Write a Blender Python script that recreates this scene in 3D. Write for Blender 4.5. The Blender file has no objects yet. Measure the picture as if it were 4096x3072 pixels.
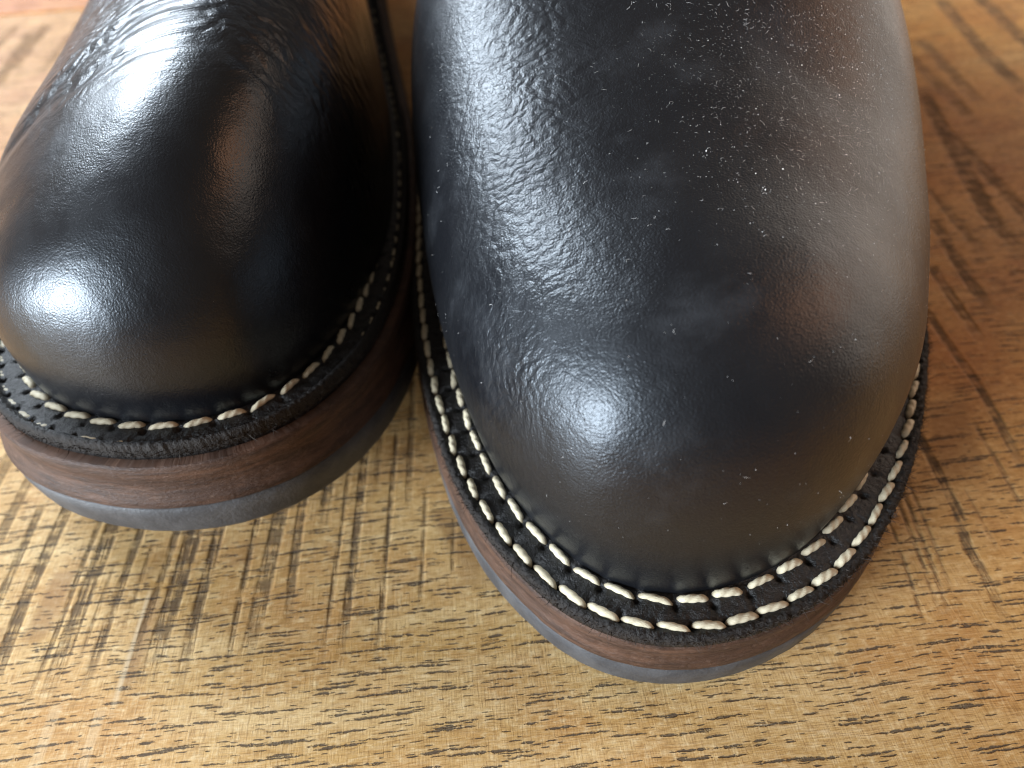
import bpy, bmesh, math, random
import numpy as np
from mathutils import Vector, Matrix
random.seed(7); RNG = np.random.default_rng(7)
S = bpy.context.scene
MM = 0.001

# ------------------------------------------------------------------ camera
F_PX, PITCH, ROLL, CAM_H = 690.0, 48.5, 4.5, 107.0
p_, r_ = math.radians(PITCH), math.radians(ROLL)
fw = Vector((0, math.cos(p_), -math.sin(p_))); up0 = Vector((0, math.sin(p_), math.cos(p_))); rt0 = Vector((1, 0, 0))
rt = math.cos(r_)*rt0 - math.sin(r_)*up0; up = math.sin(r_)*rt0 + math.cos(r_)*up0
cam = bpy.data.cameras.new('camera'); cam_o = bpy.data.objects.new('camera', cam); S.collection.objects.link(cam_o)
M = Matrix((rt, up, -fw)).transposed().to_4x4(); M.translation = Vector((0, 0, CAM_H*MM)); cam_o.matrix_world = M
cam.sensor_width = 36; cam.lens = 36*F_PX/1024; cam.clip_start = 0.005; cam.clip_end = 20
cam.dof.use_dof = True; cam.dof.focus_distance = 0.094; cam.dof.aperture_fstop = 16.0
S.camera = cam_o

# ------------------------------------------------------------------ room light
w = bpy.data.worlds.new('World'); S.world = w; w.use_nodes = True
w.node_tree.nodes['Background'].inputs[0].default_value = (0.60, 0.50, 0.42, 1)
w.node_tree.nodes['Background'].inputs[1].default_value = 0.20
def area_lamp(name, loc, target, sx, sy, power, col):
    l = bpy.data.lights.new(name, 'AREA'); l.shape = 'RECTANGLE'; l.size = sx; l.size_y = sy; l.energy = power; l.color = col
    o = bpy.data.objects.new(name, l); S.collection.objects.link(o)
    o.location = loc; o.rotation_euler = (Vector(target)-Vector(loc)).to_track_quat('-Z', 'Y').to_euler()
    return o
area_lamp('back_window_light', (-1.71, 2.04, 1.71), (-0.03, 0.1, 0.05), 1.44, 0.88, 92, (0.80, 0.90, 1.0))
area_lamp('side_window_light', (-1.44, -0.77, 0.49), (0, 0.06, 0.04), 0.80, 0.58, 52, (0.80, 0.90, 1.0))
area_lamp('room_light', (1.9, 0.90, 0.45), (0, 0.1, 0.1), 2.5, 1.3, 9.5, (1.0, 0.86, 0.74))
area_lamp('warm_lamp', (1.40, 0.25, 1.07), (-0.03, 0.1, 0.05), 0.75, 0.38, 2.4, (1.0, 0.45, 0.22))
S.cycles.pixel_filter_type = 'BLACKMAN_HARRIS'; S.cycles.filter_width = 1.1
S.view_settings.view_transform = 'Standard'; S.view_settings.look = 'None'; S.view_settings.exposure = 0.70; S.view_settings.gamma = 1
S.cycles.max_bounces = 6

# ---- boot geometry (millimetres, local: origin at toe tip of the welt on the table, +y towards the heel, -x = inner side)
OUT = [(3.4,0.6),(-1.3,-0.2),(-6.1,-0.3),(-11.2,0.6),(-17.9,3.4),(-24.5,9.0),(-30.1,15.5),(-35.1,23.6),(-40.6,37.1),(-44.8,51.5),(-48.3,68.7),(-51,87),(-52.6,102),(-53,116),(-51,140),(-45.5,170),(-39,200),(-35,240),(-32,270),(-21,294),(2,303),(25,294),(36,268),(39,240),(41,200),(46.5,165),(52,125),(53.2,95),(51.4,72),(46.5,53),(42,41.8),(36.6,30.4),(30.9,21.4),(25.5,14.4),(19.4,8.4),(12,3.8)]
def closed_spline(P, n=720):
    P=np.array(P,float);P=np.roll(P,-np.argmax(P[:,1]),0);m=len(P)
    k=24;ts=np.arange(m*k)/k;i=ts.astype(int);t=(ts-i)[:,None]
    p0,p1,p2,p3=P[(i-1)%m],P[i%m],P[(i+1)%m],P[(i+2)%m]
    # centripetal-ish cardinal spline with chord-scaled tangents
    d1=np.linalg.norm(p2-p1,axis=1)[:,None];d0=np.linalg.norm(p1-p0,axis=1)[:,None];d2=np.linalg.norm(p3-p2,axis=1)[:,None]
    m1=((p2-p1)/d1*d0+(p1-p0)/d0*d1)/(d0+d1)*d1; m2=((p3-p2)/d2*d1+(p2-p1)/d1*d2)/(d1+d2)*d1
    C=(2*t**3-3*t**2+1)*p1+(t**3-2*t**2+t)*m1+(-2*t**3+3*t**2)*p2+(t**3-t**2)*m2
    return resample(C,n)
def resample(C,n):
    D=np.vstack([C,C[:1]]);s=np.r_[0,np.cumsum(np.linalg.norm(np.diff(D,axis=0),axis=1))]
    u=np.arange(n)/n*s[-1]
    return np.c_[[np.interp(u,s,D[:,k]) for k in range(D.shape[1])]].T
def smooth(C,r):
    for _ in range(r): C=.25*np.roll(C,1,0)+.5*C+.25*np.roll(C,-1,0)
    return C
def normals(C):
    T=np.roll(C,-1,0)-np.roll(C,1,0);T/=np.linalg.norm(T,axis=1)[:,None]
    N=np.c_[T[:,1],-T[:,0]]
    c=C.mean(0)
    if ((C-c)*N).sum()<0:N=-N
    return N
OUT_L=[(1.5,0.5),(-4.9,1.0),(-10,2.5),(-16.8,6.4),(-22.3,12.4),(-27,20),(-30.4,29),(-33.6,42.5),(-35.4,57),(-36.6,77),(-36.9,96),(-36.6,112),(-35.5,128),(-33,155),(-30,190),(-28,230),(-26,265),(-17,290),(2,300),
       (23,292),(33,268),(36,235),(38,200),(41,162),(45,125),(46.5,98),(46.5,75),(45.5,56),(43,40),(38.8,27.5),(33.8,17.6),(29,11.9),(22.2,6.8),(15,3.4),(8,1.2)]
class Line:
    def __init__(s,P):
        s.C=smooth(closed_spline(P,900),25);s.N=smooth(normals(s.C),6)
    def off(s,d,n=None):
        C=smooth(s.C+s.N*(d if np.isscalar(d) else d[:,None]),4)
        return C if n is None else resample(C,n)
LINES=[Line(OUT),Line(OUT_L)]
def sstep(a,b,x):
    t=np.clip((x-a)/(b-a),0,1);return t*t*(3-2*t)
def lift(y,spring):   # sole curve: toe spring + arch towards heel
    return spring*np.clip((85-y)/85,0,2)**1.8+16*sstep(135,235,y)
def half_lines(L, off, n):
    C=L.off(off);a=np.argmin(C[:,1]-0.0*C[:,0]);b=np.argmax(C[:,1])
    C=np.roll(C,-a,0);b=(b-a)%len(C)
    h1=C[:b+1];h2=np.vstack([C[b:],C[:1]])[::-1]
    def rs(h):
        s=np.r_[0,np.cumsum(np.linalg.norm(np.diff(h,axis=0),axis=1))];u=np.linspace(0,1,n)
        u=u*s[-1];return np.c_[np.interp(u,s,h[:,0]),np.interp(u,s,h[:,1])]
    h1,h2=rs(h1),rs(h2)
    return (h1,h2) if h1[n//3,0]>h2[n//3,0] else (h2,h1)   # outer (+x), inner (-x)
def upper_grid(L0,off,ztop,spring,Hy,bf=.03,bi=.10,bo=.14,k1=.55,a2=.74,n=300,nj=64,y0=44,si=1.,so=1.,dx=0.,tilt=0.,ty0=20):
    R,L=half_lines(L0,off,n)
    ya=.5*(R[:,1]+L[:,1]);w=9.
    lo=lambda y:y0+w*np.log1p(np.exp(np.clip((y-y0)/w,-40,40)))
    y1=252;yA=y1-w*np.log1p(np.exp(np.clip((y1-lo(ya))/w,-40,40)))
    yA=yA-(yA.min()-y0)*0
    cx=np.interp(yA,ya,.5*(R[:,0]+L[:,0]))
    cx=smooth1(cx,20)
    yy=np.linspace(-20,320,681);HH=smooth1(np.interp(yy,[p[0] for p in Hy],[p[1] for p in Hy]),200)
    t=np.linspace(0,1,nj)
    t=.5*(t+t**1.25)
    rows=[]
    for B,side in ((R,1),(L,-1)):
        T=np.gradient(B,axis=0);T/=np.linalg.norm(T,axis=1)[:,None]
        nx=side*np.abs(T[:,1]);f=np.abs(nx)**1.6
        b=bf+(np.where(side>0,bo,bi)-bf)*f
        k=k1
        rho=((1-t)**3)[None]+3*(t*(1-t)**2)[None]*(1+b[:,None])+3*(t**2*(1-t))[None]*a2
        ze=(3*(t*(1-t)**2)*k+3*(t**2*(1-t))+t**3)[None]+0*rho
        A=np.c_[cx+dx*sstep(0,70,yA-y0),yA]
        sc=1+((so if side>0 else si)-1)*sstep(20,75,B[:,1])
        bb=np.c_[cx,yA]+(B-np.c_[cx,yA])*sc[:,None]
        P=A[:,None]+(bb-A)[:,None]*rho[...,None]
        z0=ztop+lift(B[:,1],spring);z1=ztop+np.interp(P[...,1],yy,HH)+lift(P[...,1],spring)
        z=z0[:,None]*(1-ze)+z1*ze
        z=z-tilt*(P[...,0]-cx[:,None])*ze**2*sstep(ty0,ty0+32,P[...,1])*(1-sstep(150,190,P[...,1]))
        rows.append(np.dstack([P,z]))
    return np.concatenate([rows[0],rows[1][:,::-1][:,1:]],axis=1)   # (n, 2nj-1, 3)
def smooth1(a,r):
    for _ in range(r):
        p=np.r_[a[0],a,a[-1]];a=.25*p[:-2]+.5*p[1:-1]+.25*p[2:]
    return a

# ------------------------------------------------------------------ helpers
def mesh_obj(name, V, Fc, mat, parent=None, uv=None, smooth=True, attrs=None):
    me = bpy.data.meshes.new(name)
    me.from_pydata((np.asarray(V, float)*MM).tolist(), [], Fc if isinstance(Fc, list) else Fc.tolist())
    if smooth: me.polygons.foreach_set('use_smooth', np.ones(len(me.polygons), bool))
    if uv is not None:
        L = me.uv_layers.new(name='UVMap'); li = np.empty(len(me.loops), np.int32); me.loops.foreach_get('vertex_index', li)
        L.data.foreach_set('uv', np.asarray(uv, np.float32)[li].ravel())
    for k, a in (attrs or {}).items():
        at = me.attributes.new(k, 'FLOAT', 'POINT'); at.data.foreach_set('value', np.asarray(a, np.float32))
    if mat: me.materials.append(mat)
    me.update()
    o = bpy.data.objects.new(name, me); S.collection.objects.link(o)
    if parent: o.parent = parent
    return o
def tag(o, label=None, cat=None, group=None, kind=None):
    for k, v in (('label', label), ('category', cat), ('group', group), ('kind', kind)):
        if v: o[k] = v
def grid_faces(nr, nc, wrap=False):
    i = np.arange(nr-1)[:, None]; j = np.arange(nc if wrap else nc-1)[None]; j2 = (j+1) % nc
    return np.stack([i*nc+j+0*j2, i*nc+j2, (i+1)*nc+j2, (i+1)*nc+j+0*j2], -1).reshape(-1, 4)

class NT:
    """small node-tree writer"""
    def __init__(s, name):
        s.m = bpy.data.materials.new(name); s.m.use_nodes = True; s.t = s.m.node_tree; s.t.nodes.clear()
        s.out = s.t.nodes.new('ShaderNodeOutputMaterial'); s.b = s.t.nodes.new('ShaderNodeBsdfPrincipled')
        s.t.links.new(s.b.outputs[0], s.out.inputs[0])
    def put(s, inp, v):
        if isinstance(v, bpy.types.NodeSocket): s.t.links.new(v, inp)
        elif v is not None:
            if hasattr(inp.default_value, '__len__') and not hasattr(v, '__len__'): v = [v]*len(inp.default_value)
            if hasattr(v, '__len__') and len(inp.default_value) == 4 and len(v) == 3: v = (*v, 1)
            inp.default_value = v
    def bsdf(s, **k):
        for a, v in k.items(): s.put(s.b.inputs[a.replace('_', ' ')], v)
    def node(s, typ, out=0, props=None, **k):
        n = s.t.nodes.new('ShaderNode'+typ)
        for a, v in (props or {}).items(): setattr(n, a, v)
        for a, v in k.items(): s.put(n.inputs[a.replace('_', ' ')], v)
        return n.outputs[out]
    def math(s, op, a, b=None, c=None, clamp=False):
        n = s.t.nodes.new('ShaderNodeMath'); n.operation = op; n.use_clamp = clamp
        for i, v in enumerate((a, b, c)):
            if v is not None: s.put(n.inputs[i], v)
        return n.outputs[0]
    def vmath(s, op, a, b=None):
        n = s.t.nodes.new('ShaderNodeVectorMath'); n.operation = op
        s.put(n.inputs[0], a)
        if b is not None: s.put(n.inputs[1], b)
        return n.outputs[0]
    def mix(s, f, a, b, mode='MIX'):
        n = s.t.nodes.new('ShaderNodeMix'); n.data_type = 'RGBA'; n.blend_type = mode
        s.put(n.inputs[0], f); s.put(n.inputs[6], a); s.put(n.inputs[7], b); return n.outputs[2]
    def ramp(s, v, lo, hi, a=0., b=1., smooth=True):
        n = s.t.nodes.new('ShaderNodeMapRange'); n.interpolation_type = 'SMOOTHSTEP' if smooth else 'LINEAR'
        s.put(n.inputs['Value'], v); s.put(n.inputs['From Min'], lo); s.put(n.inputs['From Max'], hi)
        s.put(n.inputs['To Min'], a); s.put(n.inputs['To Max'], b); return n.outputs[0]
    def noise(s, vec, scale=1., detail=2., rough=.5, dist=0.):
        return s.node('TexNoise', 0, None, Vector=vec, Scale=scale, Detail=detail, Roughness=rough, Distortion=dist)
    def bump(s, h, dist, strength=1., normal=None):
        n = s.t.nodes.new('ShaderNodeBump'); s.put(n.inputs['Height'], h); s.put(n.inputs['Distance'], dist); s.put(n.inputs['Strength'], strength)
        if normal is not None: s.put(n.inputs['Normal'], normal)
        return n.outputs[0]
    def attr(s, name):
        n = s.t.nodes.new('ShaderNodeAttribute'); n.attribute_name = name; return n.outputs['Fac']
    def obj_mm(s):   # object coordinates in millimetres
        return s.vmath('SCALE_', 0) if False else s.scale(s.node('TexCoord', 3), 1000.)
    def uv_mm(s): return s.scale(s.node('TexCoord', 2), 100.)
    def scale(s, v, k):
        return s.vmath('MULTIPLY', v, (k, k, k) if not hasattr(k, '__len__') else k)

# ------------------------------------------------------------------ materials
def leather_mat(name, grain=1.0, wr_u=9., wr_v=2.6, wr_d=.30, rough=.36):
    m = NT(name); P = m.obj_mm()
    sx = m.t.nodes.new('ShaderNodeSeparateXYZ'); m.put(sx.inputs[0], P)
    U = m.node('CombineXYZ', 0, None, X=m.math('ADD', sx.outputs[0], m.math('MULTIPLY', m.math('SUBTRACT', 62., sx.outputs[2]), m.ramp(sx.outputs[0], -6., 10., -.9, .9))), Y=sx.outputs[1])
    big = m.noise(P, .045, 3, .55); mid = m.noise(P, .6, 3, .6)
    col = m.mix(big, (.0040, .0046, .0065), (.0075, .0075, .0085))
    film = m.math('MULTIPLY', m.ramp(m.noise(m.scale(P, (1, 1.3, 1)), .055, 6, .66), .50, .72), .55 if grain > .9 else .15)
    col = m.mix(film, col, (.030, .032, .036))
    # grain: fine, close pebble
    g1 = m.noise(P, 3.4, 2.2, .55)
    v1 = m.node('TexVoronoi', 0, dict(feature='F1'), Vector=P, Scale=3.2, Randomness=1.)
    g = m.math('ADD', m.math('MULTIPLY', g1, .9), m.math('MULTIPLY', v1, -.35))
    # wear creases, only where the attribute says the leather has flexed
    wu = m.vmath('ADD', U, m.scale(m.vmath('SUBTRACT', m.node('TexNoise', 1, None, Vector=U, Scale=.11, Detail=3.), (.5, .5, .5)), 7.))
    wv = m.scale(wu, (1/wr_u, 1/wr_v, 1))
    ed = m.node('TexVoronoi', 0, dict(feature='SMOOTH_F1', voronoi_dimensions='2D'), Vector=wv, Scale=1., Smoothness=.35)
    rid = m.noise(m.scale(wu, (1/(wr_u*1.6), 1/(wr_v*.85), 1)), 1., 3, .55)
    wr = m.math('MULTIPLY', m.math('ADD', m.math('MULTIPLY', ed, -.75), m.math('MULTIPLY', rid, .7)), m.attr('flex'))
    n = m.bump(m.noise(P, .08, 2, .5), .0005, .8)
    n = m.bump(wr, wr_d*.001*3, 1., n)
    n = m.bump(mid, .00006, 1., n)
    n = m.bump(g, .00006*grain, 1., n)
    rg = m.ramp(m.noise(P, .09, 4, .6), .3, .7, rough-.04, rough+.07)
    m.bsdf(Base_Color=col, Roughness=rg, Specular_IOR_Level=.42, Specular_Tint=(.80, .90, 1.0, 1), Coat_Weight=.28, Coat_Roughness=.27, Normal=n); m.put(m.b.inputs['Coat Normal'], n)
    return m.m
def welt_mat():
    m = NT('black_welt_leather'); P = m.obj_mm()
    c = m.mix(m.ramp(m.noise(P, .7, 4, .65), .35, .75), (.007, .007, .0075), (.02, .018, .017))
    c = m.mix(m.attr('raw'), c, (.016, .0125, .0105))
    n = m.bump(m.noise(P, 1.1, 4, .65), .00050); n = m.bump(m.noise(P, 4.5, 2, .6), .00008, 1., n)
    m.bsdf(Base_Color=c, Roughness=m.ramp(m.attr('raw'), 0, 1, .42, .8), Specular_IOR_Level=.45, Normal=n); return m.m
def midsole_mat():
    m = NT('stained_midsole_leather'); U = m.uv_mm()
    st = m.noise(m.scale(U, (.13, .85, 1)), 1., 6, .66); fi = m.noise(m.scale(U, (1.1, 2.4, 1)), 1., 4, .65); bl = m.noise(m.scale(U, (.06, .12, 1)), 1., 3, .5)
    c = m.mix(m.ramp(st, .3, .72), (.034, .0175, .0115), (.115, .058, .035))
    c = m.mix(m.math('MULTIPLY', m.ramp(fi, .48, .75), .45), c, (.17, .112, .082))
    c = m.mix(m.ramp(bl, .35, .7, 0, .55), c, (.042, .023, .016))
    wn = m.noise(m.scale(U, (.35, .8, 1)), 1., 5, .7)
    c = m.mix(m.ramp(wn, .55, .72, 0, .6), c, (.165, .098, .066))
    n = m.bump(st, .00028); n = m.bump(fi, .00018, 1., n)
    m.bsdf(Base_Color=c, Roughness=m.ramp(fi, .3, .7, .5, .7), Specular_IOR_Level=.32, Normal=n); return m.m
def rubber_mat():
    m = NT('grey_black_rubber'); P = m.obj_mm(); U = m.uv_mm()
    c = m.mix(m.ramp(m.noise(P, .16, 5, .6), .35, .7), (.040, .041, .045), (.075, .076, .080))
    c = m.mix(m.ramp(m.noise(m.scale(U, (.5, 2, 1)), 1., 4, .7), .62, .75, 0, .35), c, (.09, .088, .085))
    n = m.bump(m.noise(P, 1.6, 4, .6), .00012); n = m.bump(m.noise(P, .22, 2), .0004, .6, n)
    m.bsdf(Base_Color=c, Roughness=.56, Specular_IOR_Level=.5, Normal=n); return m.m
def thread_mat():
    m = NT('waxed_cream_thread'); P = m.obj_mm()
    oi = m.node('ObjectInfo', 5)
    c = m.mix(m.noise(P, 1.3, 3, .6), (.56, .48, .32), (.78, .71, .53))
    c = m.mix(m.ramp(oi, .2, 1., 0, .4), c, (.46, .39, .27))
    c = m.mix(m.attr('tip'), c, (.16, .11, .06))
    n = m.bump(m.noise(m.scale(P, (1.5, 9, 9)), 1., 2, .6), .00007)
    m.bsdf(Base_Color=c, Roughness=.5, Specular_IOR_Level=.4, Normal=n); return m.m
def plain_mat(name, col, rough=.8, spec=.3):
    m = NT(name); P = m.obj_mm()
    k = m.noise(P, 2., 3, .6)
    m.bsdf(Base_Color=m.mix(k, tuple(c*.7 for c in col), tuple(min(1, c*1.25) for c in col)), Roughness=rough, Specular_IOR_Level=spec); return m.m
def wood_mat(name, tint=(1, 1, 1)):
    m = NT(name)
    rotm = m.t.nodes.new('ShaderNodeMapping'); rotm.inputs['Rotation'].default_value = (0, 0, math.radians(-2.2)); m.put(rotm.inputs['Vector'], m.obj_mm())
    P = rotm.outputs[0]
    P = m.vmath('ADD', P, m.scale(m.vmath('SUBTRACT', m.node('TexNoise', 1, None, Vector=m.scale(P, (.02, .04, 1)), Scale=1., Detail=2.), (.5, .5, .5)), (0, 4., 0)))
    lng = m.noise(m.scale(P, (.012, .20, 1)), 1., 6, .62)           # growth bands
    fib = m.noise(m.scale(P, (.30, 4.2, 1)), 1., 4, .62)            # fibres along the grain
    ray = m.noise(m.scale(P, (3.0, .32, 1)), 1., 3, .6)             # cross scratches of old sanding
    blo = m.noise(m.scale(P, (.035, .05, 1)), 1., 4, .6)
    c = m.mix(m.ramp(lng, .28, .72), (.50, .29, .085), (.68, .475, .215))
    c = m.mix(m.ramp(blo, .42, .68, 0, .75), c, (.46, .215, .055))
    c = m.mix(m.ramp(fib, .4, .72, 0, .55), c, (.60, .44, .25))
    c = m.mix(m.ramp(fib, .5, .27, 0, .75), c, (.25, .13, .05))
    mot = m.noise(m.scale(P, (.55, 1.1, 1)), 1., 4, .68)
    c = m.mix(m.ramp(mot, .5, .70, 0, .55), c, (.80, .63, .36))
    c = m.mix(m.ramp(mot, .49, .30, 0, .6), c, (.33, .185, .065))
    pat = m.ramp(m.noise(P, .05, 3, .6), .35, .65, .25, 1.)
    c = m.mix(m.math('MULTIPLY', pat, m.ramp(ray, .5, .72, 0, .5)), c, (.62, .47, .27))
    c = m.mix(m.math('MULTIPLY', pat, m.ramp(ray, .48, .27, 0, .5)), c, (.23, .13, .055))
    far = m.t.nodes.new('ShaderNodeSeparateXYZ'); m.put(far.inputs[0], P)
    far_right_tint = m.math('ADD', m.ramp(far.outputs[1], 45, 150), m.math('MULTIPLY', m.ramp(far.outputs[0], 40, 95), .7), clamp=True)  # mask: wood turns darker and more orange towards far y and right x
    far_right_tint = m.math('MULTIPLY', far_right_tint, m.ramp(m.noise(m.scale(P, (.006, .03, 1)), 1., 3, .5), .2, .6, .6, 1.))
    c = m.mix(far_right_tint, c, m.mix(1., c, (.95, .68, .40), 'MULTIPLY'))
    def pores(cx, cy, keep, off, wid=.13):
        Q = m.vmath('ADD', m.scale(P, (1/cx, 1/cy, 1)), off)
        vn = m.t.nodes.new('ShaderNodeTexVoronoi'); vn.voronoi_dimensions = '2D'; vn.feature = 'F1'
        m.put(vn.inputs['Vector'], Q); vn.inputs['Scale'].default_value = 1.; vn.inputs['Randomness'].default_value = .95
        d = m.vmath('SUBTRACT', Q, vn.outputs['Position']); sp = m.t.nodes.new('ShaderNodeSeparateXYZ'); m.put(sp.inputs[0], d)
        sc = m.t.nodes.new('ShaderNodeSeparateColor'); m.put(sc.inputs[0], vn.outputs['Color'])
        wob = m.math('MULTIPLY', m.math('SUBTRACT', m.noise(m.scale(P, (.8, 2.2, 1)), 1., 3, .65), .5), .42)
        dy = m.math('ABSOLUTE', m.math('ADD', sp.outputs[1], wob)); dx = m.math('ABSOLUTE', sp.outputs[0])
        ln = m.ramp(sc.outputs[0], 0, 1, .14, .46, False)
        wd = m.math('MULTIPLY', m.ramp(sc.outputs[1], 0, 1, wid*.45, wid*1.25, False), m.ramp(m.math('DIVIDE', dx, ln), .35, 1.05, 1, 0))
        wd = m.math('MULTIPLY', wd, m.ramp(m.noise(m.scale(P, (1.1, .6, 1)), 1., 3, .7), .33, .52, .15, 1.15))
        a = m.ramp(m.math('SUBTRACT', dy, wd), -.05, .035, 1, 0)
        return m.math('MULTIPLY', m.math('MULTIPLY', a, m.ramp(wd, .0, .03)), m.ramp(sc.outputs[2], keep, keep-.05, 1, 0) if False else m.math('LESS_THAN', sc.outputs[2], keep))
    po = m.math('MAXIMUM', m.math('MAXIMUM', pores(15., 1.7, .9, (3.3, 1.7, 0), .075), pores(8., 1.5, .62, (11.1, 5.2, 0), .08)), pores(2.8, .75, .36, (7.7, 2.9, 0), .085))
    mk = m.attr('mark')
    stn = m.noise(m.scale(P, (1.7, .10, 1)), 1., 4, .68); gap = m.noise(m.scale(P, (.16, .45, 1)), 1., 3, .65)
    mk = m.math('MULTIPLY', mk, m.ramp(m.math('ADD', m.math('MULTIPLY', stn, .65), m.math('MULTIPLY', gap, .62)), .50, .70, .06, 1.0))
    mk = m.math('MINIMUM', mk, 1.)
    c = m.mix(m.math('MULTIPLY', m.ramp(m.attr('stain'), 0, 1), .55), c, (.21, .095, .03))
    c = m.mix(m.math('MULTIPLY', mk, .86), c, m.mix(ray, (.050, .033, .021), (.13, .085, .05)))
    c = m.mix(m.math('MULTIPLY', po, .88), c, (.062, .047, .037))
    c = m.mix(m.math('MULTIPLY', m.attr('pale'), .7), c, (.70, .56, .36))
    c = m.mix(1., c, tint, 'MULTIPLY')
    h = m.math('SUBTRACT', m.math('MULTIPLY', fib, .25), m.math('ADD', m.math('MULTIPLY', po, .9), m.math('MULTIPLY', mk, .55)))
    n = m.bump(h, .00030); n = m.bump(ray, .00007, 1., n)
    m.bsdf(Base_Color=c, Roughness=m.ramp(m.math('MAXIMUM', po, mk), 0, 1, m.ramp(fib, .3, .7, .48, .60), .8), Specular_IOR_Level=.25, Normal=n)
    return m.m

# ------------------------------------------------------------------ table (three sawn boards, grain along x)
MARKS = [  # old saw marks across the grain: (half width mm, strength, [(x, y) ...])
 (.75,.9,[(-89.2,74),(-89.2,55),(-89.5,46)]),(1.1,1,[(-83.6,84),(-84.4,63.6),(-84.8,54.8),(-84.3,45.7),(-84.1,38)]),(.45,.8,[(-76.6,75),(-77,62),(-77,47),(-77.4,37.5)]),
 (1.35,1,[(-73.6,88),(-74.2,63.2),(-74.6,51),(-74.5,37.5)]),(.75,.9,[(-68.2,80),(-68.7,62),(-69.1,38)]),(.6,.8,[(-61.6,86),(-62,59.5),(-62.9,44),(-63,41)]),
 (1.5,1,[(-58,90),(-58.7,61.8),(-59.3,49.6),(-59.7,38)]),(.9,.95,[(-53.8,84),(-54.2,61),(-54.5,48),(-54.2,38)]),(.45,.9,[(-47.2,92),(-47.7,60.9),(-47.7,47.6),(-47.4,39)]),
 (1.3,.85,[(-43,88),(-43.9,59.7),(-44.4,45.5),(-45,41)]),(.75,.9,[(-39.9,95),(-39.7,59.7),(-39,46)]),(.35,.8,[(-31.6,92),(-32.3,57),(-32.5,45),(-32.5,40)]),
 (.7,1,[(-29,98),(-29.4,58),(-29.6,46),(-30,40)]),(.4,1,[(-23.3,86),(-23.8,58),(-23.9,48),(-24.3,40)]),(.3,.7,[(-17.2,72),(-17.5,54),(-17.7,47)]),(.3,.6,[(-12,70),(-12.4,52)]),(.9,.9,[(-35.6,98),(-35.5,64)]),
 (.5,.6,[(-26.4,98),(-26.5,70)]),(.6,.7,[(-20.5,100),(-20.4,66)]),(1.0,.7,[(-94,86),(-94.6,60)]),(1.2,.7,[(-100,100),(-101,62)]),(.35,.5,[(-65.6,64),(-65.9,47)]),(.35,.5,[(-71.3,60),(-71.6,41)]),
 (.9,.95,[(91.4,112),(91.4,95.9),(91.8,85.5),(91.3,78),(89.8,64)]),(.85,1,[(75.6,90),(75,69.5),(74.6,58),(72.9,51),(73.4,46),(72.5,38)]),(.3,.8,[(62.4,62),(62.2,55),(61.3,46),(60.3,38.6)]),
 (.35,.9,[(66,72),(65.2,58),(64.3,47.5),(63.5,41)]),(.35,.9,[(67.6,72),(66.8,59),(65.8,48),(64.7,40)]),(.3,.6,[(69,68),(68.2,55),(67,44)]),(.45,.7,[(86.6,76),(86.1,64.5),(85.3,55)]),(.3,.5,[(78,62),(77.4,50)]),
 (1.5,.9,[(107.9,140),(106.2,128),(105,112),(105.3,104)]),(1.8,.8,[(130.2,180),(130.4,138),(129,120)]),(2.2,.9,[(134.6,205),(122,140),(120.9,118)]),(1.2,.8,[(99,122),(98.4,96)]),(1.2,.7,[(112.5,160),(113,122)]),
 (2.4,.85,[(172,275),(165,223),(162.8,190)]),(2.6,.85,[(188,290),(182,230),(180,205)]),(2,.7,[(150,240),(147,190)]),(2,.6,[(141,230),(140,180)]),
 (2.2,.7,[(-182.4,318),(-178.6,270)]),(2.4,.75,[(-186,310),(-178.3,252)]),(2,.55,[(-168,320),(-166,265)]),(2,.6,[(-196,320),(-194,275)]),(2,.5,[(-150,320),(-148,225)]),
]
PALES = [(.35,.9,[(-63.6,54.7),(-63.8,35)]),(.9,.35,[(-72.5,37),(-72.8,27)]),(.8,.35,[(-65.5,36),(-65.6,27)]),(.12,.5,[(-60,47),(-55.5,40)]),(.12,.5,[(30,27),(46,24)]),(.1,.5,[(-20,36),(-8,31)]),(.15,.5,[(83,49),(88,44)]),(.12,.4,[(-5,52),(1,44)])]
STAINS = [(1.2,1,[(-62.4,54),(-62.9,37)]),(2.2,.8,[(-79.5,60),(-80.6,46)]),(1.5,.6,[(-63.5,62),(-66,56)]),(1.5,.6,[(-47,63),(-50,58)]),(2.5,.9,[(-14,66),(-7,52)]),(1.5,.7,[(-87,50),(-88,42)]),(4,.6,[(84,82),(78,62)]),(3,.6,[(-10,60),(-8,50)])]
def line_field(X, Y, lines, soft):
    out = np.zeros(X.shape)
    xs, ys = X[0], Y[:, 0]
    for hw, st, pts in lines:
        pts = np.array(pts, float); R = hw*2+soft*2
        i0, i1 = np.searchsorted(xs, [pts[:, 0].min()-R, pts[:, 0].max()+R]); j0, j1 = np.searchsorted(ys, [pts[:, 1].min()-R, pts[:, 1].max()+R])
        if i1 <= i0 or j1 <= j0: continue
        x, y = X[j0:j1, i0:i1], Y[j0:j1, i0:i1]; best = np.full(x.shape, 1e9)
        for a, b in zip(pts[:-1], pts[1:]):
            d = b-a; t = np.clip(((x-a[0])*d[0]+(y-a[1])*d[1])/(d@d), 0, 1)
            best = np.minimum(best, np.hypot(x-a[0]-t*d[0], y-a[1]-t*d[1]))
        # strength fades towards both ends of the mark
        lo, hi = pts[:, 1].min(), pts[:, 1].max(); e = np.clip((y-lo+.5)/max((hi-lo)*.22, .5), 0, 1)*np.clip((hi+.5-y)/max((hi-lo)*.10, .5), 0, 1)
        v = st*np.clip((hw+soft-best)/(2*soft), 0, 1)*np.clip(e, 0, 1)
        out[j0:j1, i0:i1] = np.maximum(out[j0:j1, i0:i1], v)
    return out
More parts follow.
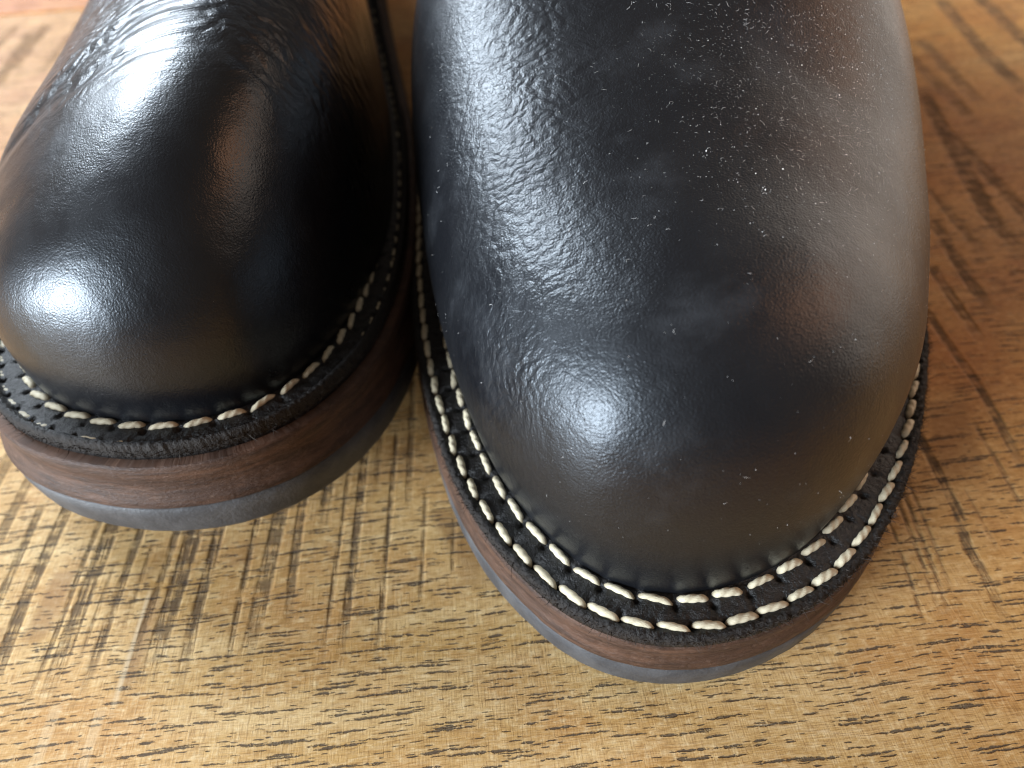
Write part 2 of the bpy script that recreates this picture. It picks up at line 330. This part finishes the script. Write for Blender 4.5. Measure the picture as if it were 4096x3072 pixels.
def spaced(segs):
    o = []
    for a, b, d in segs: o += list(np.arange(a, b, d))
    return np.array(o+[segs[-1][1]])
table = bpy.data.objects.new('wooden_table', None); S.collection.objects.link(table)
tag(table, 'worn golden brown wooden tabletop with dark saw marks under both black boots', 'table')
def board(y0, y1, segx, segy, mat):
    xs, ys = spaced(segx), spaced(segy); X, Y = np.meshgrid(xs, ys)
    mk = line_field(X, Y, MARKS, .16); pl = line_field(X, Y, PALES, .12); sn = line_field(X, Y, STAINS, 1.0)
    e = np.minimum(Y-y0, y1-Y); Z = -.05*mk - .9*np.clip(1-e/1.2, 0, 1)**2
    V = np.c_[X.ravel(), Y.ravel(), Z.ravel()]; nr, nc = X.shape; Fs = grid_faces(nr, nc)
    # sides and underside
    top = np.r_[np.arange(nc), np.arange(1, nr)*nc+nc-1, (nr-1)*nc+np.arange(nc-2, -1, -1), np.arange(nr-2, 0, -1)*nc]
    V2 = V[top].copy(); V2[:, 2] = -32; k = len(V); n = len(top); ii = np.arange(n)
    side = np.c_[top, k+ii, k+(ii+1) % n, top[(ii+1) % n]]
    faces = Fs.tolist()+side.tolist()+[list(range(k+n-1, k-1, -1))]
    z = np.zeros(n)
    o = mesh_obj('plank', np.vstack([V, V2]), faces, mat, table, attrs=dict(mark=np.r_[mk.ravel(), z], pale=np.r_[pl.ravel(), z], stain=np.r_[sn.ravel(), z]))
    return o
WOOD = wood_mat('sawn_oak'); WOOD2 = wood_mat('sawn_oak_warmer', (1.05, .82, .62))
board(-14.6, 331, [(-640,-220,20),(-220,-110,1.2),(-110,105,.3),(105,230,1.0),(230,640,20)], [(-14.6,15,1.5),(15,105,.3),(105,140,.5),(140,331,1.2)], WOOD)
board(331.8, 640, [(-640,640,20)], [(331.8,340,.6),(340,640,15)], WOOD2)
board(-330, -15.4, [(-640,640,20)], [(-330,-24,15),(-24,-15.4,.6)], WOOD2)

# ------------------------------------------------------------------ boots
LEATHER = [leather_mat('black_boot_leather', 1.15, 2.0, 1.15, .060, .37), leather_mat('black_boot_leather_glossy', .8, 5.0, 2.0, .21, .31)]
WELT, MID, RUB, THREAD = welt_mat(), midsole_mat(), rubber_mat(), thread_mat()
FRAY = plain_mat('frayed_leather_fibre', (.034, .026, .021), .85); DUST = plain_mat('pale_dust', (.8, .79, .77), .9); LINT = plain_mat('pale_lint', (.6, .57, .5), .8)

def fbm1(n, k, seed):
    r = np.random.default_rng(seed); o = np.zeros(n); u = np.arange(n)/n
    for q in range(k[0], k[1]): o += np.cos(2*np.pi*(u*q+r.random()))*r.normal()/1.
    return o/np.abs(o).max()
def stitch_mesh(name, L, R, seed, flat=.8):
    r = np.random.default_rng(seed); nl, na = 19, 16
    s = np.linspace(-1, 1, nl); th = np.arange(na)/na*2*np.pi
    V = []; tip = []
    for a in s:
        body = (1-abs(a)**3.2)**.5 if abs(a) < 1 else 0.
        body = max(body, .28)
        ph = th+a*4.6; tw = .80+.30*np.abs(np.cos(ph))**.8
        y = np.cos(th)*R*body*tw; z = np.sin(th)*R*flat*body*tw - .95*R*abs(a)**3.5
        V.append(np.c_[np.full(na, a*L/2), y + .08*R*np.sin(a*2), z]); tip.append(np.full(na, max(0, abs(a)-.72)/.28*.75))
    V = np.vstack(V); Fs = grid_faces(nl, na, True).tolist()+[list(range(na))[::-1], list(range((nl-1)*na, nl*na))]
    me = bpy.data.meshes.new(name); me.from_pydata((V*MM).tolist(), [], Fs); me.polygons.foreach_set('use_smooth', np.ones(len(me.polygons), bool))
    at = me.attributes.new('tip', 'FLOAT', 'POINT'); at.data.foreach_set('value', np.concatenate(tip).astype(np.float32))
    me.materials.append(THREAD); return me
STITCH = [stitch_mesh('stitch', 4.7, .57, k) for k in range(3)]

class Boot:
    def __init__(s, k, label, pose, T, offs, feather, Hy, up):
        s.k = k; s.mir = k == 1; s.line = LINES[k]; s.T = T; s.H = np.r_[0, np.cumsum(T)]; s.offs = offs
        tx, ty, rot, s.spring, s.pitch, lean = pose
        s.root = bpy.data.objects.new('leather_boot', None); S.collection.objects.link(s.root)
        s.root.location = (tx*MM, ty*MM, 0); s.root.rotation_euler = (0, math.radians(lean), math.radians(rot))
        tag(s.root, label, 'boot', 'pair of black leather boots')
        s.feather = feather; s.Hy = Hy; s.up = up
    def lz(s, y): return lift(y, s.spring) + s.pitch*(1-y/285)
    def fin(s, P):
        P = np.array(P, float)
        if s.mir: P[:, 0] *= -1
        return P
    def obj(s, name, V, F, mat, parent=None, uv=None, **k):
        F = [list(f) for f in (F if isinstance(F, list) else F.tolist())]
        if s.mir: F = [f[::-1] for f in F]
        return mesh_obj(name, s.fin(V), F, mat, parent or s.root, uv, **k)
    def delta(s, C, d): # layer offset, easing away from the toe
        return d
    def ring_stack(s, prof, n, noise=None, cap_top=False, cap_bot=False):
        """prof: list of (offset, z above sole base); rings around the outline"""
        V = []; UV = []
        C0 = s.line.off(0., n); seg = np.r_[0, np.cumsum(np.linalg.norm(np.diff(C0, axis=0), axis=1))]
        for q, (d, z) in enumerate(prof):
            C = s.line.off(d); N = len(C); C = C[(np.arange(n)*N//n)] if n <= N and N % n == 0 else np.c_[np.interp(np.arange(n)/n*N, np.arange(N+1), np.r_[C[:, 0], C[0, 0]]), np.interp(np.arange(n)/n*N, np.arange(N+1), np.r_[C[:, 1], C[0, 1]])]
            Z = z + s.lz(C[:, 1]); V.append(np.c_[C, Z]); UV.append(np.c_[seg, np.full(n, z)]/100.)
        V = np.array(V)
        if noise is not None: V = noise(V)
        nr = len(prof); Fs = grid_faces(nr, n, True)[:, ::-1].tolist()
        a = np.array(prof)
        if cap_bot: Fs.append(list(range((nr-1)*n, nr*n)))
        if cap_top: Fs.append(list(range(n))[::-1])
        return V, Fs, np.vstack(UV)
    def orient(s, V, Fs):   # make faces look outwards
        f = Fs[len(Fs)//4]; a, b, c = (V[i] for i in f[:3]); nn = np.cross(b-a, c-a); ctr = V.mean(0)
        return Fs
    def build_sole(s):
        t1, t2, t3 = s.T; H = s.H; o1, o2, o3 = s.offs
        V, Fs, UV = s.ring_stack([(o1-.25, H[1]+.02), (o1-.02, H[1]-.15), (o1+.1, H[1]*.6), (o1, 1.), (o1-.2, .35), (o1-1., 0)], 720, lambda V: s.rough(V, .12, 1), cap_top=True, cap_bot=True)
        s.outsole = s.obj('outsole', V.reshape(-1, 3), Fs, RUB, uv=UV)
        V, Fs, UV = s.ring_stack([(o2-3, H[2]-.0), (o2-.55, H[2]-.02), (o2-.15, H[2]-.5), (o2-.1, H[2]-t2*.35), (o2-.3, H[2]-t2*.5), (o2+.1, H[2]-t2*.66), (o2*.5+o1*.5+.1, H[1]+1.4), (o1+.05, H[1]+.35), (o1-.2, H[1]+.0), (o2-4, H[1]+.03)], 720, lambda V: s.rough(V, .10, 2))
        s.midsole = s.obj('midsole', V.reshape(-1, 3), Fs, MID, uv=UV)
        n = 2700; fo = s.feather
        ds = [fo-3., fo-.5, fo+.5, fo+1.1, fo+1.7, fo+2.3, fo+2.9, o3-2.6, o3-2.2, o3-1.8, o3-1.4, o3-1.1, o3-.8, o3-.5, o3-.2, o3-.05, o3, o3-.05, o3-.1, o3-.9]
        zs = [0, 0, -.05, 0, .02, .02, .0, -.10, -.22, -.22, -.04, .12, .20, .20, .04, -.3, -.8, -t3*.6, -t3+.06, -t3+.05]
        prof = [(a, H[3]+b) for a, b in zip(ds, zs)]
        if s.k == 1: prof = [(a, b+(1.15 if 11 <= q <= 14 else .3 if q in (10, 15) else 0)) for q, (a, b) in enumerate(prof)]
        V, Fs, UV = s.ring_stack(prof, n, None)
        raw = np.zeros(V.shape[:2]); rr = np.random.default_rng(40+s.k)
        hair = sum(fbm1(n, (q, q+60), 5+q+s.k*9)*w for q, w in ((60, .5), (300, .6), (700, .6)))
        for q in range(11, 18):
            raw[q] = (0, .35, .75, 1, 1, 1, .8)[q-11]
            j = fbm1(n, (250, 420), 70+q+s.k)*.55+rr.normal(size=n)*.28+hair*.35
            nn = s.line.N[(np.arange(n)*900//n)]
            V[q, :, :2] += nn*(j*(.30 if s.k == 0 else .24))[:, None]*(1 if q > 11 else .4); V[q, :, 2] += (fbm1(n, (200, 500), 90+q)*.5+rr.normal(size=n)*.25)*(.28 if s.k == 0 else .18)
        und = fbm1(n, (20, 90), 3+s.k)
        for q in range(1, 12): V[q, :, 2] += und*.10+.05*fbm1(n, (90, 300), q)
        s.rows = {}
        # two stitch rows; awl dimples at each inner stitch end
        holes = []
        for nm, d, L in (('inner', s.feather+.95, 4.95), ('outer', o3-(2.0 if s.k == 0 else 1.9), 4.65)):
            C = s.line.off(d); T0 = np.roll(C, -1, 0)-np.roll(C, 1, 0); T0 /= np.linalg.norm(T0, axis=1)[:, None]
            seg = np.r_[0, np.cumsum(np.linalg.norm(np.diff(np.vstack([C, C[:1]]), axis=0), axis=1))]
            a0 = seg[np.argmin(C[:, 1])]; tot = seg[-1]; span = 190
            pts = []
            u = -span
            while u < span:
                x = (a0+u) % tot; P = np.array([np.interp(x, seg, np.r_[C[:, k], C[0, k]]) for k in (0, 1)])
                P2 = np.array([np.interp((x+.5) % tot, seg, np.r_[C[:, k], C[0, k]]) for k in (0, 1)])
                pts.append((P, (P2-P)/.5)); holes.append((P+0*P, nm)) if False else None
                if nm == 'inner':
                    xe = (x+L/2) % tot; E = np.array([np.interp(xe, seg, np.r_[C[:, k], C[0, k]]) for k in (0, 1)]); tt = (P2-P)/.5; no = np.array([tt[1], -tt[0]]); no *= np.sign(no @ (E-np.array([0, 60]))); E = E+no*random.uniform(.7, 1.3)
                    holes.append(E)
                else:
                    xe = (x+L/2) % tot; holes.append(np.array([np.interp(xe, seg, np.r_[C[:, k], C[0, k]]) for k in (0, 1)]))
                u += L*random.uniform(.975, 1.025)
            s.rows[nm] = pts
        holes = np.array(holes); nn_in = None
        F2 = V[:15, :, :2]
        for h in holes:
            dd = ((F2-h)**2).sum(-1); m = dd < 4
            V[:15, :, 2][m] -= random.uniform(.7, 1.4)*np.exp(-dd[m]/.22)
        s.welt = s.obj('welt', V.reshape(-1, 3), Fs, WELT, uv=UV, attrs=dict(raw=raw.ravel()))
        first = True
        for nm, z in (('inner', .16), ('outer', .0 if s.k == 0 else -.62)):
            for P, t in s.rows[nm]:
                o = bpy.data.objects.new('stitch', random.choice(STITCH)); S.collection.objects.link(o); o.parent = s.welt
                x, y = P; tx_, ty_ = t
                if s.mir: x, tx_ = -x, -tx_
                e = 1.0; sl = (s.lz(np.array(P[1]+t[1]*e))-s.lz(np.array(P[1]-t[1]*e)))/(2*e)
                o.location = (x*MM, y*MM, (s.H[3]+z+float(s.lz(np.array(P[1])))+random.uniform(-.05, .08))*MM)
                yaw = math.atan2(ty_, tx_)+math.radians(random.gauss(-8 if not s.mir else 8, 4.0))
                o.rotation_euler = (random.uniform(-.25, .25), -math.atan(float(sl)), yaw)
                k = random.uniform(.94, 1.05); o.scale = (k, random.uniform(.88, 1.08), random.uniform(.9, 1.05))
        s.fibres()
        s.build_heel()
    def rough(s, V, a, seed):
        n = V.shape[1]; r = np.random.default_rng(seed+10*s.k); nn = s.line.N[(np.arange(n)*900//n)]
        for q in range(V.shape[0]):
            V[q, :, :2] += nn*(fbm1(n, (3, 40), seed*7+q//3)*a+fbm1(n, (60, 200), seed*9+q)*a*.6)[:, None]
        V[1:-1, :, 2] += a*.4*fbm1(n, (30, 160), seed)[None]
        return V
    def fibres(s):
        r = np.random.default_rng(11+s.k); V = []; Fs = []
        C = s.line.off(s.offs[2]-.1); N = s.line.N; m = np.where(C[:, 1] < 120)[0]
        for _ in range(4200):
            i = r.choice(m); P = np.r_[C[i], 0]; nn = np.r_[N[i], 0]; tt = np.array([-nn[1], nn[0], 0]); P[:2] += tt[:2]*r.uniform(-.6, .6)
            up = r.random() ; z0 = r.uniform(-1.5, .3) ; P += nn*(-.75*(z0 > .1)*r.random()); P[2] = s.H[3]+z0+float(s.lz(np.array(P[1])))
            d = nn*r.uniform(.3, 1)+np.array([0, 0, r.uniform(-.3, 1.1)])+tt*r.normal()*.8; d /= np.linalg.norm(d)
            L = r.gamma(2.2, .22)+.15; b = r.normal(size=3)*.4; w = r.uniform(.03, .075)
            side = np.cross(d, r.normal(size=3)); side /= np.linalg.norm(side); k = len(V)
            for q in (0, .5, 1.):
                c = P+d*L*q+b*L*q*q; V += [c-side*w*(1-.8*q), c+side*w*(1-.8*q)]
            Fs += [[k, k+1, k+3, k+2], [k+2, k+3, k+5, k+4]]
        o = s.obj('frayed_edge', np.array(V), Fs, FRAY, s.welt, smooth=False); o['kind'] = 'stuff'
    def build_heel(s):
        C = s.line.off(-1.); m = C[:, 1] > 222; i = np.where(m)[0]; br = np.where(np.diff(i) > 1)[0]
        if len(br): i = np.r_[i[br[0]+1:], i[:br[0]+1]]
        B = C[i]; n = len(B); V = []; UV = []
        zt = s.lz(B[:, 1])+.2
        for f, d in ((1, 0), (.5, -.4), (.04, -1.), (0, -1.6)):
            Bc = B+(B.mean(0)-B)*(-d*-.012); V.append(np.c_[Bc, zt*f]); UV.append(np.c_[np.arange(n), np.full(n, 20*f)]/100.)
        Fs = grid_faces(4, n, True)[:, ::-1].tolist()+[list(range(n))[::-1], list(range(3*n, 4*n))]
        s.obj('heel', np.vstack(V), Fs, MID, uv=np.vstack(UV))
    def build_upper(s):
        g = upper_grid(s.line, s.feather, s.H[3]-.15, s.spring, s.Hy, n=340, nj=84, **s.up)
        g[..., 2] += s.pitch*(1-g[..., 1]/285)
        nr, nc, _ = g.shape; V = g.reshape(-1, 3)
        # row 0 folds along the toe centre line: weld its two halves
        ids = np.arange(nr*nc).reshape(nr, nc); ids[0, nc//2+1:] = ids[0, :nc//2][::-1]; ids[-1, nc//2+1:] = ids[-1, :nc//2][::-1]
        i = ids; Fs = np.stack([i[:-1, :-1], i[:-1, 1:], i[1:, 1:], i[1:, :-1]], -1).reshape(-1, 4)[:, ::-1].tolist()
        Fs = [f for f in Fs if len(set(f)) == 4]
        wid = np.cumsum(np.r_[np.zeros((1, nr)), np.linalg.norm(np.diff(g, axis=1), axis=2).T], axis=0).T
        uv = np.dstack([wid-wid[:, nc//2:nc//2+1], g[..., 1]]).reshape(-1, 2)/100.
        fl = s.flex(V)
        V = V+s.dent(V)
        s.gridP = V.reshape(nr, nc, 3)
        s.upper = s.obj('upper', V, Fs, LEATHER[s.k], uv=uv, attrs=dict(flex=fl))
    def flex(s, V):
        x, y, z = V.T
        if s.k == 0:   # fine creases down the inner flank
            a = sstep(8, 26, y)*(1-sstep(60, 150, y)*.4)*np.exp(-((x+26-.10*(y-40))/13)**2)
            return .03+.9*a
        return .02+.98*sstep(36, 58, y-.12*x)*(.3+.7*np.exp(-((x-4)/24)**2))
    def dent(s, V):
        D = np.zeros_like(V); x, y, z = V.T; up = sstep(18, 40, z-s.H[3])
        if s.k == 1:   # flex valleys across the vamp behind the toe box
            for yc, sl, a, wd in ((47, .10, .30, 2.2), (58, -.34, .4, 2.6)):
                D[:, 2] -= up*a*np.exp(-((y-yc-sl*x)/wd)**2)
        else:
            D[:, 2] -= up*.7*np.exp(-((y-72+.35*x)/9)**2)
        return D
    def build_shaft(s):
        n, V, UV = 96, [], []
        th = np.arange(n)/n*2*np.pi; yc = 222; zb = 62+16
        lv = [(zb, 34, 62), (zb+14, 36, 60), (zb+35, 37, 56), (zb+60, 39, 55), (zb+95, 43, 57), (zb+96, 42.2, 56.2), (zb+93, 41, 55), (zb+30, 34, 52)]
        for z, a, b in lv:
            V.append(np.c_[2+a*np.cos(th), yc+b*np.sin(th), np.full(n, z)]); UV.append(np.c_[th*40, np.full(n, z)]/100.)
        V = np.vstack(V); o = s.obj('shaft', V, grid_faces(len(lv), n, True).tolist(), LEATHER[s.k], uv=np.vstack(UV), attrs=dict(flex=np.full(len(V), .05)))
    def dust(s, count, fn, seed):
        r = np.random.default_rng(seed); g = s.gridP; nr, nc, _ = g.shape; V = []; Fs = []; c = 0
        gu = np.gradient(g, axis=0); gv = np.gradient(g, axis=1); nm = np.cross(gu, gv); nm /= np.linalg.norm(nm, axis=2)[..., None]+1e-9
        if nm[nr//3, nc//2, 2] < 0: nm = -nm
        ar = np.linalg.norm(np.cross(gu, gv), axis=2); ar = np.minimum(ar/np.percentile(ar, 90), 1)
        while c < count:
            i, j = r.integers(2, nr-2), r.integers(2, nc-2); P = g[i, j]+gu[i, j]*r.uniform(-.5, .5)+gv[i, j]*r.uniform(-.5, .5)
            if r.random() > fn(P)*ar[i, j]: continue
            c += 1; n0 = nm[i, j]; a = np.cross(n0, r.normal(size=3)); a /= np.linalg.norm(a); b = np.cross(n0, a); k = len(V)
            if r.random() < .9:      # speck
                q = r.gamma(3.2, .0088)*(1+(r.random() < .03)*.6); base = P+n0*.01
                V += [base+a*q*r.uniform(.6, 1.3), base+b*q*r.uniform(.6, 1.2), base-a*q*r.uniform(.6, 1.3), base-b*q*r.uniform(.5, 1), base+n0*q*1.1]
                Fs += [[k, k+1, k+4], [k+1, k+2, k+4], [k+2, k+3, k+4], [k+3, k, k+4]]
            else:                     # bent fibre
                L = r.uniform(.2, .8); w = r.uniform(.008, .017); cur = r.normal()*.5
                for q in np.linspace(0, 1, 5):
                    cc = P+a*L*(q-.5)+b*L*cur*(q*q-q)*2+n0*(.03+.10*math.sin(q*3.1)*r.random()); V += [cc-b*w, cc+b*w]
                for q in range(4): Fs.append([k+2*q, k+2*q+1, k+2*q+3, k+2*q+2])
        o = s.obj('dust_fleck', np.array(V), Fs, DUST, s.upper, smooth=False); o['kind'] = 'stuff'

RIGHT = Boot(0, 'nearer black boot on the right, dusty round toe and two exposed rows of cream stitching', (23.2, 32.9, -5.1, .8, .8, 0), (6.5, 6.4, 2.2), (.7, .25, 0), -6.7,
             [(0,40.5),(44,41),(70,50),(95,65),(120,69),(150,78),(175,94),(200,104),(260,104)], dict(bi=.18, bo=.20, si=1., so=.93, dx=1.5, a2=.86, k1=.62, bf=.02, tilt=.11))
LEFT = Boot(1, 'shinier black boot on the left, set further back with flex wrinkles and brown sole edge', (-50.6, 59.5, 4.1, 8, 3, 3), (7.1, 8.7, 2.0), (1.6, .1, -1.8), -8.2,
            [(0,32),(14,33.5),(25,36.5),(40,40.8),(56,45.6),(66,46.6),(85,48.2),(100,50),(120,53),(150,60),(175,78),(200,92),(260,96)], dict(bi=-.03, bo=.12, si=1.09, so=.96, dx=-1.9, a2=.82, k1=.6, bf=.0, tilt=.44, ty0=2))
for B in (RIGHT, LEFT):
    B.build_sole(); B.build_upper(); B.build_shaft()
RIGHT.dust(15000, lambda P: (.035+.965*sstep(-16, 8, P[0])*sstep(28, 58, P[1])*(1-.6*sstep(34, 46, P[0])))*(P[1] < 125)*(P[2] > 26), 5)
LEFT.dust(330, lambda P: (P[1] < 150)*(P[2] > 30)*(.3+.7*sstep(20, 45, P[1])), 6)
